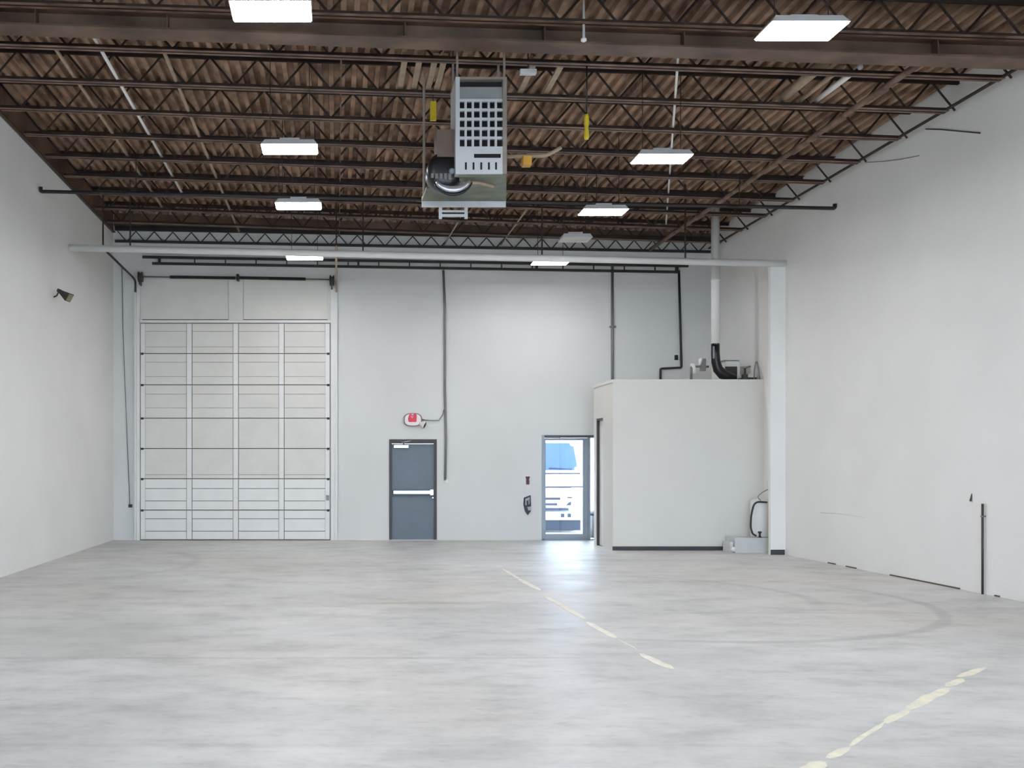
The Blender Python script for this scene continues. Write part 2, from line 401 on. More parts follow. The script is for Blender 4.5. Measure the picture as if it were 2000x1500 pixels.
# cable ladder on the far wall
t = thing('cable_ladder', 'long dark cable ladder fixed along the top of the far wall', 'cable tray', (px(300, YB), YB - .06, pz(526, YB)))
cy = YB - .16
def lz(X, y): return pz(y, YB) - .0165 * (X - px(658, YB))
for nm, y, a, b in (('upper_rail', 513, 278, 1345), ('lower_rail', 525, 297, 1328)):
    A, B = px(a, cy), px(b, cy); bm = bmesh.new()
    prism(bm, [Vector((A, cy, lz(A, y))), Vector((B, cy, lz(B, y))), Vector((B, cy, lz(B, y) + .05)), Vector((A, cy, lz(A, y) + .05))], (0, .05, 0))
    mesh_obj(nm, bm, 'dark_pipe', t)
bm = bmesh.new(); bx(bm, -.012, .012, cy + .012, cy + .038, lz(0, 525), lz(0, 513)); r0 = mesh_obj('rung', bm, 'dark_pipe', t)
base_loc = r0.location.copy()
for i in range(1, 17):
    X = px(320 + i * 60, cy)
    c = r0 if i == 1 else r0.copy()
    if i > 1:
        COL.objects.link(c)
    c.location = base_loc + Vector((X, 0, -.0165 * X))
for x in (310, 700, 1050, 1325): box('wall_bracket', 'dark_pipe', t, px(x, cy) - .02, px(x, cy) + .02, cy + .051, YB - .001, lz(px(x, cy), 523), lz(px(x, cy), 513) + .04)
# main girder
t = thing('main_girder', 'wide brown I-beam girder crossing under the roof joists', 'girder', (0, 11.1, 6.1))
gy0, gy1 = 10.96, 11.26
def gb(o0, o1, a, b, name):
    bm = bmesh.new()
    prism(bm, [Vector((x, a, zc(x) - .16 + o)) for x, o in ((XL + .08, o0), (XR - .003, o0), (XR - .003, o1), (XL + .08, o1))], (0, b - a, 0))
    mesh_obj(name, bm, 'girder', t)
gb(0, .022, gy0, gy1, 'lower_flange'); gb(.022, .19, 11.10, 11.12, 'beam_web'); gb(.19, .21, gy0, gy1, 'upper_flange')
for x in (75, 330, 790, 1060, 1330, 1820):
    X = px(x, 11.1); box('stiffener', 'girder', t, X - .006, X + .006, gy0 + .02, 11.10, zc(X) - .135, zc(X) + .028); box('stiffener', 'girder', t, X - .006, X + .006, 11.12, gy1 - .02, zc(X) - .135, zc(X) + .028)
# brown ledger along the left wall
t = thing('ledger_channel', 'brown steel ledger channel along the top of the left white wall', 'ledger', (XL + .05, 10, zc(XL)))
bm = bmesh.new(); bx(bm, XL + .004, XL + .024, YR, YB - .1, zc(XL) - .02, zc(XL) + JD); mesh_obj('channel_web', bm, 'girder', t)
bm = bmesh.new(); bx(bm, XL + .024, XL + .07, YR, YB - .1, zc(XL) - .02, zc(XL) - .005); mesh_obj('channel_flange', bm, 'steel', t)

# runs along the roof between the joists
def run(name, label, cat, m, x0, y0, x1, y1, o, r, group=None, clips=True):
    t = thing(name, label, cat, (x0, y0, zc(x0) + o), group=group)
    pipe('tube', m, t, [(x0, y0, zc(x0) + o), (x1, y1, zc(x1) + o)], r, 8)
    for Y in near_far:
        if clips and y0 < Y < y1:
            X = x0 + (x1 - x0) * (Y - y0) / (y1 - y0)
            lo, hi = sorted((zc(X) + o, zc(X) + .03)); box('clip', 'steel', t, X - .008, X + .008, Y - .012, Y + .012, lo, hi)
    return t
run('bridging_angle', 'tan bridging bar between the left wall and the white conduit', 'bridging bar', 'tan', -3.35, 11.3, -3.35, 19.6, .08, .022, 'roof bridging bars')
run('bridging_angle', 'tan bridging bar beside the white conduit, away from the left wall', 'bridging bar', 'tan', -2.05, 11.3, -2.05, 21.4, .07, .024, 'roof bridging bars')
run('roof_conduit', 'bright white conduit crossing the joists nearest the left wall', 'conduit', 'white_pipe', -2.80, 11.3, -2.80, 18.8, .075, .022)
run('roof_conduit', 'thin tan conduit under the roof in line with the overhead door post', 'conduit', 'flange', 0.05, 11.3, 0.05, 21.4, .066, .010)
run('roof_conduit', 'white conduit running askew under the roof joists', 'conduit', 'white_pipe', 3.78, 11.3, 6.3, 19.6, .072, .015)
run('sprinkler_branch', 'brown pipe under the joists along the right wall', 'pipe', 'flange', 6.52, 11.4, 6.52, 21.3, -.045, .038)
run('bridging_angle', 'dark bridging bar linking the joist ends along the right wall', 'bridging bar', 'steel', 7.74, 11.3, 7.74, 21.3, .02, .02, 'roof bridging bars', clips=False)
for i, (X, r, m, lab) in enumerate(((5.68, .06, 'tan', 'widest short tan strip above the joists near the right wall'), (5.9, .03, 'tan', 'slim short tan strip beside the widest strip above the joists'), (6.1, .035, 'white_pipe', 'short whitish strip beside the slim tan strip above the joists'))):
    run('deck_strip', lab, 'strip', m, X, 11.93, X, 13.08, .056 + r, r, 'short strips above the joists', clips=False)
for i, (xa, ya, xb, yb, Y0, Y1, lab) in enumerate(((978, 478, 1032, 405, YB - .05, 18.53, 'thin tan diagonal brace rod near the far wall truss'), (868, 478, 898, 428, YB - .05, 19.625, 'short tan brace rod below the heater bracket near the far wall truss'))):
    tag(pipe('brace_rod', 'tan', None, [W(xa, ya, Y0), W(xb, yb, Y1)], .016, 8), lab, 'brace rod', 'brace rods')
# short pale blocks around the heater
for i, (xa, xb, Ya, Yb, lab) in enumerate(((794, 777, 11.93, 13.08, 'pale tan batten on the joists, fourth from the heater'), (822, 804, 11.93, 13.08, 'pale tan batten on the joists, third from the heater'), (848, 836, 11.93, 13.08, 'pale tan batten on the joists, second from the heater'),
                                            (866, 852, 11.93, 13.08, 'pale tan batten on the joists right beside the heater'), (1038, 1018, 11.93, 13.08, 'pale tan batten on the joists just past the heater'), (1090, 1070, 11.93, 13.08, 'pale tan batten on the joists towards the yellow pull'))):
    X = px((xa + xb) / 2, 12.6)
    box('batten', 'tan', None, X - .035, X + .035, Ya, Yb, zc(X) + .056, zc(X) + .082)
    tag(COL.objects[-1], lab, 'batten', 'pale battens on the joists')

# sprinkler mains
def zlin(xa, ya, xb, yb, Y): return W(xa, ya, Y), W(xb, yb, Y)
Y = 16.25
t = thing('sprinkler_main', 'dark iron sprinkler main slung below the joists from wall to wall', 'pipe', (0, Y, pz(385, Y)))
a, b = Vector((XL + .03, Y, pz(374, Y))), Vector((XR - .03, Y, pz(407, Y)))
pipe('pipe_run', 'dark_pipe', t, [a + Vector((0, 0, .07)), a, b, b + Vector((0, 0, .07))], .03, 10, rad=.05)
for f in (.12, .3, .5, .7, .88):
    p = a.lerp(b, f); box('hanger_rod', 'steel', t, p.x - .006, p.x + .006, Y - .006, Y + .006, p.z + .02, zc(p.x) + .02)
Y = 18.1
t = thing('white_header_pipe', 'long white pipe spanning wall to wall before the far wall', 'pipe', (0, Y, pz(495, Y)))
a, b = Vector((XL, Y, pz(484, Y))), Vector((XR, Y, pz(515, Y)))
pipe('pipe_run', 'white_pipe', t, [a, b], .06, 14)
for f in (.085, .41, .66, .86):
    p = a.lerp(b, f); box('hanger_rod', 'steel', t, p.x - .012, p.x + .012, Y - .012, Y + .012, p.z + .05, zc(p.x) + JD)

# ================================================================== lamps
def high_bay(x, y, lit, lab, hz=3.9):
    Y = F * hz / (VY - y); X = px(x, Y); z = CAMH + hz
    w, d, h = .345 if lit else .26, .2, .07
    t = thing('high_bay_light', lab, 'light', (X, Y, z), group='high-bay lights')
    bm = bmesh.new()
    v = bx(bm, X - w, X + w, Y - d, Y + d, z, z + h)
    for q in v:
        if q.co.z > z + .01: q.co.x = X + (q.co.x - X) * .86; q.co.y = Y + (q.co.y - Y) * .8
    mesh_obj('housing', bm, 'fixture', t)
    for s in (-1, 1):
        box('diffuser', 'lamp' if lit else 'lamp_off', t, X - w + .012, X + w - .012, Y + (.006 if s > 0 else -d + .012), Y + (d - .012 if s > 0 else -.006), z - .012, z - .001)
    for s in (-1, 1): pipe('hanger_wire', 'steel', t, [(X + s * w * .7, Y, z + h), (X + s * w * .7, Y, zc(X) + JD)], .005, 6)
    bm = bmesh.new(); bx(bm, X - .12, X + .12, Y - .06, Y + .06, z + h, z + h + .05); mesh_obj('driver_box', bm, 'fixture', t)
LL = 'lit white high-bay light, left wall row, '
RR = 'lit white high-bay light, right wall row, '
for x, y, n_ in ((530, 22, 'in front of the main girder'), (566, 291, 'third from the far wall'), (583, 402, 'second from the far wall'), (595, 503, 'beside the far wall')): high_bay(x, y, True, LL + n_)
for x, y, n_ in ((1565, 60, 'in front of the main girder'), (1292, 310, 'third from the far wall'), (1178, 414, 'second from the far wall'), (1075, 513, 'beside the far wall')): high_bay(x, y, True, RR + n_)
high_bay(1123, 468, False, 'small unlit grey high-bay light near the far wall truss')
def bay_at(X, Y, lab):
    hz = 3.9; high_bay(VX + X * F / Y, VY - F * hz / Y, True, lab, hz)
for k, Y in enumerate((6.6, 3.0)):
    bay_at(-.6, Y, LL + ('fifth', 'sixth')[k] + ' from the far wall'); bay_at(4.32, Y, RR + ('fifth', 'sixth')[k] + ' from the far wall')

# ================================================================== hanging heater
t = thing('unit_heater', 'white hanging unit heater with square grille, black blower and drip pan', 'heater', (1.6, 11.9, 4.76))
hy = 11.58
def hx(x): return px(x, hy)
def hz_(y): return pz(y, hy)
box('cabinet', 'heater_white', t, hx(890), hx(990), hy + .10, hy + .52, hz_(340), hz_(150))
for a, b in ((890, 898), (982, 990)): box('side_post', 'heater_tan' if a > 900 else 'heater_white', t, hx(a), hx(b), hy, hy + .10, hz_(340), hz_(150))
box('top_rail', 'heater_tan', t, hx(898), hx(982), hy, hy + .1, hz_(155), hz_(150))
box('recess', 'hole', t, hx(898), hx(982), hy + .085, hy + .099, hz_(290), hz_(155))
box('upper_panel', 'heater_grey', t, hx(898), hx(982), hy + .03, hy + .08, hz_(192), hz_(168))
for y in (195, 213.5, 231.5, 250, 268.5, 288):
    box('bar', 'heater_white', t, hx(898), hx(982), hy + .012, hy + .05, hz_(y + 2.6), hz_(y - 2.6))
for i, x in enumerate((910, 924, 939.5, 955, 969)):
    box('bar', 'heater_white', t, hx(x - 2.2), hx(x + 2.2), hy + .015, hy + .05, hz_(288), hz_(195))
box('lower_panel', 'heater_white', t, hx(898), hx(982), hy + .006, hy + .099, hz_(340), hz_(290.5))
box('slot', 'hole', t, hx(926), hx(978), hy + .001, hy + .006, hz_(308), hz_(300.5))
for x in (910, 925, 940, 955, 969): box('slot', 'hole', t, hx(x - 1.8), hx(x + 1.8), hy + .001, hy + .006, hz_(331), hz_(317))
box('rear_casing', 'heater_brown', t, hx(856), hx(890), hy + .12, hy + .5, hz_(300), hz_(246))
bm = bmesh.new(); zb = hz_(340) - .032
prism(bm, [Vector((px(a, Yp), Yp, zb)) for a, Yp in ((897, 11.59), (989, 11.59), (989, 12.64), (824, 12.64), (833, 12.07), (897, 12.07))], (0, 0, .03)); mesh_obj('drip_pan', bm, 'pan', t)
box('pan_lip', 'heater_white', t, px(824, 12.64), px(988, 12.64), 12.64, 12.67, pz(404, 12.64), hz_(340) + .03)
bm = bmesh.new(); dc = Vector((px(869, 11.8), 11.70, pz(333, 11.75)))
lathe(bm, dc, (0, 1, 0), [(0, .12), (.02, .19), (.05, .215), (.28, .215), (.32, .19), (.34, .1)], 28)
bl = mesh_obj('blower_drum', bm, 'black', t, smooth=True)
bm = bmesh.new()
lathe(bm, dc + Vector((.07, -.012, -.02)), (0, 1, 0), [(0, .02), (.012, .035), (.03, .035)], 16)
mesh_obj('hub', bm, 'alu', bl)
bm = bmesh.new()      # curved silver outlet scoop under the drum, with a black rim
sc = Vector((px(884, 11.68), 11.66, pz(346, 11.68)))
angs = [math.radians(v) for v in range(-160, -4, 12)]; nA = len(angs)
tube(bm, [sc + Vector((.20 * math.cos(a), 0, .155 * math.sin(a))) for a in angs], [.012 + .038 * math.sin(math.pi * i / (nA - 1)) for i in range(nA)], 10)
sg = mesh_obj('outlet_scoop', bm, 'chrome', t, smooth=True)
bm = bmesh.new(); tube(bm, [sc + Vector((.225 * math.cos(a), -.03, -.02 + .19 * math.sin(a))) for a in angs], [.006 + .016 * math.sin(math.pi * i / (nA - 1)) for i in range(nA)], 8)
mesh_obj('scoop_rim', bm, 'black', sg, smooth=True)
bm = bmesh.new()
for k in range(5): bx(bm, dc.x - .17 + .05 * k, dc.x - .14 + .05 * k, 11.69, 11.705, dc.z - .10 - .006 * k, dc.z - .05)
for k in range(2): bx(bm, dc.x - .03 + .07 * k, dc.x + .02 + .07 * k, 11.715, 11.73, dc.z + .165, dc.z + .185)
mesh_obj('blower_vane', bm, 'grey_pipe', bl)['kind'] = 'stuff'
bm = bmesh.new(); tube(bm, [(px(905, 11.7), 11.72, hz_(350)), (px(935, 11.7), 11.74, hz_(349)), (px(965, 11.75), 11.78, hz_(355))], .018, 8)
mesh_obj('gas_tube', bm, 'tan', t, smooth=True)
by = 12.70
bm = bmesh.new()
for a, b, c, d in ((857, 863, 404, 428), (907, 913, 404, 428), (863, 907, 411.5, 415), (863, 907, 419, 424)):
    bx(bm, px(a, by), px(b, by), by - .028, by, pz(d, by), pz(c, by))
mesh_obj('drop_bracket', bm, 'heater_white', t)
for X in (hx(894), hx(986)):
    for Yh in (hy + .05, hy + .47): pipe('hanger_rod', 'heater_tan', t, [(X, Yh, hz_(152)), (X, Yh, zc(X) + JD)], .014, 6)
bm = bmesh.new(); X = px(828, 12.6)
tube(bm, [(X, 12.6, hz_(340)), (X, 12.6, zc(X) + .1)], .016, 6); mesh_obj('hanger_rod', bm, 'heater_tan', t)
# gas line
t = thing('gas_pipe', 'tan gas pipe with an orange shut-off box, leaving the heater', 'pipe', (hx(1000), 11.8, hz_(304)))
pipe('pipe_run', 'tan', t, [W(990.5, 306, 11.75), W(1068, 304, 11.75), W(1096, 288, 11.75)], .022, 10, rad=.05)
box('shutoff_box', 'orange', t, px(1020, 11.72), px(1037, 11.72), 11.66, 11.77, pz(324, 11.7), pz(306, 11.7), .008)
# yellow pulls
t = thing('overhead_pull', 'yellow pull handle on a dark cord to the right of the heater', 'pull handle', (px(1145, 11.96), 11.96, pz(272, 11.96)))
pipe('cord', 'black', t, [(px(1146, 11.96), 11.96, zc(2.9) + JD), W(1146, 230, 11.96)], .009, 6)
bm = bmesh.new(); lathe(bm, W(1145.5, 272, 11.96), (0, 0, 1), [(0, .024), (.03, .03), (.10, .027), (.13, .02), (.16, .027), (.26, .03), (.29, .02)], 14)
mesh_obj('handle', bm, 'yellow', t, smooth=True)
t = thing('hanging_tag', 'dull yellow strap hanging beside the white heater grille', 'strap', (px(846, 13.055), 13.055, pz(235, 13.055)))
box('strap', 'yellow', t, px(840, 13.055), px(852, 13.055), 13.04, 13.07, pz(236, 13.055), pz(198, 13.055), .004)
pipe('wire', 'black', t, [W(846, 200, 13.055), (px(846, 13.055), 13.055, zc(1.2) + JD)], .006, 6)
t = thing('roof_box', 'small white junction box hanging just above the heater', 'junction box', W(1030, 145, 12.0))
box('body', 'fixture', t, px(1014, 12), px(1046, 12), 11.92, 12.0, pz(148, 12), pz(139, 12), .008)
pipe('stem', 'steel', t, [(px(1030, 12), 11.96, pz(139, 12)), (px(1030, 12), 11.96, zc(2.2) + .3)], .008, 6)
t = thing('ceiling_sprinkler', 'tiny white sprinkler head hanging beyond the girder edge', 'sprinkler', W(1140, 80, 10.7))
bm = bmesh.new(); lathe(bm, W(1140, 82, 10.86), (0, 0, 1), [(0, .012), (.01, .03), (.03, .032), (.05, .014), (.5, .012)], 12); mesh_obj('head', bm, 'white_pipe', t, smooth=True)

# ================================================================== sectional overhead door (far wall, left)
dY = YB
t = thing('door_1', 'cream sectional overhead door with seven stacked sections', 'door', (px(460, dY), dY, 0), kind='structure')
seams = [632, 691, 752, 817, 876, 935, 996, 1055]
DX = [275, 370.5, 461, 550, 645]
for k in range(7):
    z1, z0 = pz(seams[k], dY), pz(seams[k + 1], dY)
    if k == 6: z0 = .012
    s = box('section', 'door_panel', t, px(276, dY), px(644, dY), dY - .045, dY - .012, z0 + .008, z1 - .008)
    cuts = [[648, 678], [708, 736], [770, 797], [], [927], [954, 978], [1013, 1037]][k]
    edges = [z1 - .010] + [pz(c, dY) for c in cuts] + [z0 + .010]
    deep = k >= 5
    for i in range(4):
        xa = px(DX[i] + (9.5 if i == 0 else 5.4), dY); xb = px(DX[i + 1] - (9.5 if i == 3 else 5.4), dY)
        for q in range(len(edges) - 1):
            a, b = edges[q + 1] + (.006 if q < len(edges) - 2 else 0), edges[q] - (.006 if q else 0)
            box('panel', 'door_rail' if deep else 'door_panel', s, xa + .006, xb - .006, dY - (.053 if q % 2 else .058), dY - .045, a, b)
        for c in cuts: box('groove', 'seam' if deep else 'faint', s, xa + .004, xb - .004, dY - .0475, dY - .0452, pz(c, dY) - .0058, pz(c, dY) + .0058)
        for xx in (xa, xb): box('groove', 'seam' if xx == xa and i else 'faint', s, xx - .006, xx + .0055, dY - .0475, dY - .0452, z0 + .012, z1 - .012)
    for i, x in enumerate(DX):
        w = 9 if i in (0, 4) else 4.6
        xa = px(x if i == 0 else x - (w if i == 4 else w), dY); xb = px(x + w if i == 0 else (x if i == 4 else x + w), dY)
        if i in (0, 4): xa, xb = (px(276, dY), px(284.5, dY)) if i == 0 else (px(635.5, dY), px(644, dY))
        box('stile', 'door_rail', s, xa, xb, dY - .066, dY - .045, z0 + .009, z1 - .009)
    if k:
        for x in (279, 641): box('hinge', 'dark_pipe', s, px(x - 2.5, dY), px(x + 2.5, dY), dY - .08, dY - .066, z1 - .03, z1 + .015)
box('seam_backing', 'seam', t, px(275, dY), px(645, dY), dY - .014, dY - .001, .004, pz(631, dY))
box('lock_plate', 'grey_pipe', t, px(637, dY), px(643, dY), dY - .085, dY - .066, pz(977, dY), pz(967, dY))
# header above the door
t = thing('trim_1', 'cream boarded header with two recessed panels above the sectional door', 'trim', (px(460, dY), dY, pz(630, dY)), kind='structure')
box('header_board', 'door_rail', t, px(272, dY), px(646, dY), dY - .05, dY - .001, pz(631, dY), pz(626, dY))
box('center_board', 'door_panel', t, px(447, dY), px(475, dY), dY - .035, dY - .001, pz(625.5, dY), pz(545, dY))
for a, b in ((278, 446), (476, 640)):
    box('panel', 'door_panel', t, px(a, dY), px(b, dY), dY - .02, dY - .001, pz(624, dY), pz(545, dY))
    box('shadow_gap', 'seam', t, px(a, dY), px(b, dY), dY - .012, dY - .001, pz(625.6, dY), pz(624.1, dY))
for n_, a, b in (('trim_2', 264, 274), ('trim_3', 646, 656)):
    o = box(n_, 'door_rail', None, px(a, dY), px(b, dY), dY - .05, dY - .001, 0, pz(545, dY))
    tag(o, 'cream jamb board of the sectional door on the %s' % ('left wall side' if a < 300 else 'exit door side'), 'trim', kind='structure')
# tracks
def track(xp, lab, turn):
    t = thing('door_track', lab, 'track', (px(xp, dY), dY - .1, 0), group='overhead door tracks')
    X = px(xp, dY - .1); zt = pz(548, dY - .1)
    bm = bmesh.new(); bx(bm, X - .02, X + .02, dY - .12, dY - .052, .01, zt - .25); mesh_obj('vertical_rail', bm, 'trimwhite', t)
    path = [Vector((X, dY - .09, zt - .25)), Vector((X, dY - .09, zt)), Vector((X, dY - .4, zt + .02)), Vector((X, dY - 3.2, zt + .05))]
    pipe('horizontal_rail', 'dark_pipe' if xp < 400 else 'tan', t, round_path(path, .3), .022, 8)
    box('hanger', 'steel', t, X - .012, X + .012, dY - 3.1, dY - 3.07, zt + .04, zc(X) + .03)
track(264.5, 'white and dark curved door track beside the left white wall', 1); track(657, 'white and tan curved door track between the sectional and grey doors', 1)
# torsion bar
t = thing('torsion_spring', 'black torsion spring bar above the sectional door header', 'spring', (px(460, dY), dY - .14, pz(541, dY)))
ya = dY - .15
pipe('shaft', 'grey_pipe', t, [W(276, 540, ya), W(648, 546, ya)], .014, 8)
def spring(xa, xb, y0, y1):
    bm = bmesh.new(); a, b = W(xa, y0, ya), W(xb, y1, ya); n = 36
    pts = [a.lerp(b, i / (2 * n)) for i in range(2 * n + 1)]
    tube(bm, pts, [.036 if i % 2 else .03 for i in range(2 * n + 1)], 8)
    mesh_obj('spring_coil', bm, 'black', t)
spring(332, 460, 541, 543); spring(468, 597, 542.5, 545)
box('center_bracket', 'black', t, px(462, ya), px(467, ya), ya - .05, dY - .001, pz(548, ya), pz(536, ya))
for x, y in ((274, 541), (648, 548)):
    bm = bmesh.new(); lathe(bm, W(x, y, ya) - Vector((.05, 0, 0)), (1, 0, 0), [(0, .07), (.01, .115), (.03, .115), (.035, .085), (.075, .085), (.08, .11), (.1, .11), (.105, .05)], 20)
    d = mesh_obj('cable_drum', bm, 'dark_pipe', t, smooth=False)
    box('end_bracket', 'darkbrown', t, px(x, ya) - .015, px(x, ya) + .015, ya - .09, dY - .051, pz(y + 16, ya), pz(y - 6, ya))
# pull rope on the corner
t = thing('pull_rope', 'thin grey door rope with a black end beside the sectional door', 'rope', W(255, 990, dY - .03))
pipe('rope', 'grey_pipe', t, [W(238, 518, dY - .02), W(240, 640, dY - .02), W(246, 800, dY - .02), W(253.5, 985, dY - .02)], .009, 6)
box('end_weight', 'black', t, px(251, dY - .03), px(258, dY - .03), dY - .045, dY - .005, pz(991, dY), pz(985, dY))

# ================================================================== exit door
t = thing('door_2', 'slate grey steel exit door with chrome push bar and dark frame', 'door', (px(806, dY), dY, 0), kind='structure')
bm = bmesh.new(); f = .06
bx(bm, EX0, EX0 + f, dY - .02, dY + .12, 0, EZ1); bx(bm, EX1 - f, EX1, dY - .02, dY + .12, 0, EZ1); bx(bm, EX0 + f, EX1 - f, dY - .02, dY + .12, EZ1 - .09, EZ1)
mesh_obj('door_frame', bm, 'exit_frame', t)
leaf = box('leaf', 'exit_leaf', t, EX0 + f + .004, EX1 - f - .004, dY + .04, dY + .09, .012, EZ1 - .095)
box('threshold', 'basin', t, EX0 - .02, EX1 + .03, dY - .06, dY + .12, 0, .012)
pb = box('push_bar', 'chrome', t, px(768, dY), px(846, dY), dY - .04, dY, pz(965, dY), pz(958, dY), .008)
box('rail_housing', 'black', pb, px(766, dY), px(847, dY), dY + .002, dY + .04, pz(969, dY), pz(957, dY))
box('end_cap', 'chrome', pb, px(840, dY), px(846, dY), dY - .055, dY - .04, pz(967, dY), pz(956, dY))
box('closer_body', 'chrome', t, px(769, dY), px(798, dY), dY - .02, dY + .04, pz(875, dY), pz(869, dY), .006)
pipe('closer_arm', 'chrome', t, [W(790, 868, dY - .01), W(784, 864, dY - .06), W(803, 861, dY - .03)], .012, 6)
bm = bmesh.new(); lathe(bm, W(845.5, 972, dY - .01), (0, -1, 0), [(-.05, .02), (0, .02), (.01, .014)], 12); mesh_obj('lock_cylinder', bm, 'chrome', t)

# exit sign
sY = dY - .07
t = thing('exit_sign', 'oval white exit sign with a red face above the grey door', 'sign', W(805, 832, dY))
def oval(xa, xb, ya_, yb, k=5):
    cx, cz = (px(xa, dY) + px(xb, dY)) / 2, (pz(ya_, dY) + pz(yb, dY)) / 2
    rx, rz = abs(px(xb, dY) - px(xa, dY)) / 2, abs(pz(ya_, dY) - pz(yb, dY)) / 2
    return [(cx + rx * math.copysign(abs(math.cos(a)) ** .75, math.cos(a)), cz + rz * math.copysign(abs(math.sin(a)) ** .75, math.sin(a))) for a in [i * 2 * math.pi / 32 for i in range(32)]]
def plate(name, m, parent, pts, y0, y1):
    bm = bmesh.new(); prism(bm, [Vector((x, y0, z)) for x, z in pts], (0, y1 - y0, 0)); return mesh_obj(name, bm, m, parent)
plate('rim', 'signrim', t, oval(788, 824, 807, 833), dY - .05, dY - .001)
plate('housing', 'signwhite', t, oval(790, 822, 808.5, 831.5), dY - .06, dY - .05)
def poly(lst, Yv): return [(px(x, Yv), pz(y, Yv)) for x, y in lst]
face = plate('sign_face', 'red', t, poly([(797, 823), (796.5, 818), (798, 812), (800, 809), (803, 809), (805, 811.5), (807.5, 809), (812, 808.5), (813.5, 811), (813.2, 823), (812, 824.5), (799, 824.5)], dY), dY - .068, dY - .06)
plate('sign_mark', 'pink', face, poly([(802.3, 810), (804.6, 814.5), (807.4, 810), (806.2, 816), (804.4, 817.5), (802.6, 815)], dY), dY - .072, dY - .068)
bm = bmesh.new(); lathe(bm, W(819, 826, dY - .05), (1, -.35, -.45), [(0, .02), (.03, .04), (.12, .085), (.13, .08)], 16); mesh_obj('lamp_head', bm, 'signwhite', t, smooth=True)
bm = bmesh.new(); lathe(bm, W(819, 826, dY - .05) + Vector((1, -.35, -.45)).normalized() * .131, (1, -.35, -.45), [(0, .07), (.006, .06)], 16); mesh_obj('lamp_lens', bm, 'darkbrown', t)
t = thing('wall_conduit', 'grey conduit dropping past the exit sign with a side branch', 'conduit', W(868, 940, dY))
pipe('drop', 'grey_pipe', t, [W(866, 528, dY - .03), W(869, 600, dY - .03), W(869, 760, dY - .03), W(871, 860, dY - .03), W(869.5, 938, dY - .03)], .026, 8)
pipe('branch', 'grey_pipe', t, [W(824.5, 820, dY - .03), W(845, 821.5, dY - .03), W(857, 821, dY - .03), W(865, 810, dY - .03), W(867, 800, dY - .03)], .012, 8)
box('end_box', 'trimwhite', t, px(868, dY), px(875, dY), dY - .05, dY - .001, pz(943, dY), pz(936, dY))
# wall devices beside the glass door
t = thing('pull_station', 'small dark red wall box above the dark handset', 'wall box', W(1030, 950, dY))
box('plate', 'trimwhite', t, px(1025.5, dY), px(1034.5, dY), dY - .012, dY - .001, pz(953, dY), pz(928, dY))
box('body', 'pull', t, px(1027.2, dY), px(1033, dY), dY - .05, dY - .012, pz(946, dY), pz(931, dY), .006)
box('cap', 'darkbrown', t, px(1026.5, dY), px(1033.8, dY), dY - .06, dY - .012, pz(934, dY), pz(930.5, dY))
t = thing('wall_handset', 'dark wall handset with a hooked cradle beside the glass door', 'handset', W(1030, 1005, dY))
plate('back_plate', 'darkbrown', t, poly([(1023, 972), (1036, 967), (1037, 985), (1036, 999), (1030.5, 1006), (1025, 998), (1022, 985)], dY), dY - .025, dY - .001)
plate('cradle', 'alu', t, poly([(1025.5, 974), (1033.5, 971), (1034, 976), (1027.5, 978), (1028, 987), (1025, 986)], dY), dY - .05, dY - .025)
plate('receiver', 'grey_pipe', t, poly([(1030, 976), (1034, 975), (1034, 984), (1031, 986)], dY), dY - .06, dY - .025)
plate('hook', 'alu', t, poly([(1029, 990), (1036, 989), (1036.3, 996), (1031, 997)], dY), dY - .045, dY - .025)

# ================================================================== glass door
t = thing('door_3', 'grey aluminium framed glass door looking out on a white truck', 'door', (px(1105, dY), dY, 0), kind='structure')
bm = bmesh.new()
bx(bm, GX0, GX0 + .055, dY - .02, dY + .14, 0, GZ1); bx(bm, GX1 - .055, GX1, dY - .02, dY + .14, 0, GZ1)
bx(bm, px(1149, dY), px(1153, dY), dY - .01, dY + .13, 0, GZ1 - .055)
mesh_obj('jamb', bm, 'alu', t)
box('header', 'darkalu', t, GX0 + .055, GX1 - .055, dY - .03, dY + .14, GZ1 - .055, GZ1)
lf = box('stile', 'alu', t, px(1139, dY), px(1149, dY), dY + .03, dY + .075, .02, GZ1 - .06)
box('stile', 'alu', t, px(1063.2, dY), px(1066.5, dY), dY + .03, dY + .075, .02, GZ1 - .06)
box('top_rail', 'alu', t, px(1066.5, dY), px(1139, dY), dY + .03, dY + .075, pz(860, dY), GZ1 - .06)
box('bottom_rail', 'alu', t, px(1066.5, dY), px(1139, dY), dY + .03, dY + .075, .02, pz(1043, dY))
box('pane', 'glass', t, px(1066.5, dY), px(1139, dY), dY + .05, dY + .056, pz(1043, dY), pz(860, dY))
box('side_pane', 'glass', t, px(1153, dY), GX1 - .055, dY + .05, dY + .056, 0.02, GZ1 - .055)
box('push_rail', 'alu', t, px(1066.5, dY), px(1139, dY), dY - .01, dY + .01, pz(952, dY), pz(949.5, dY))
box('closer_body', 'chrome', t, px(1066, dY), px(1092, dY), dY - .03, dY + .03, pz(857, dY), pz(853.5, dY), .006)
pipe('closer_arm', 'darkalu', t, [W(1092, 855, dY - .01), W(1100, 852, dY - .12), W(1120, 853, dY - .03)], .012, 6)
box('threshold', 'alu', t, GX0, GX1, dY - .02, dY + .2, 0, .018)

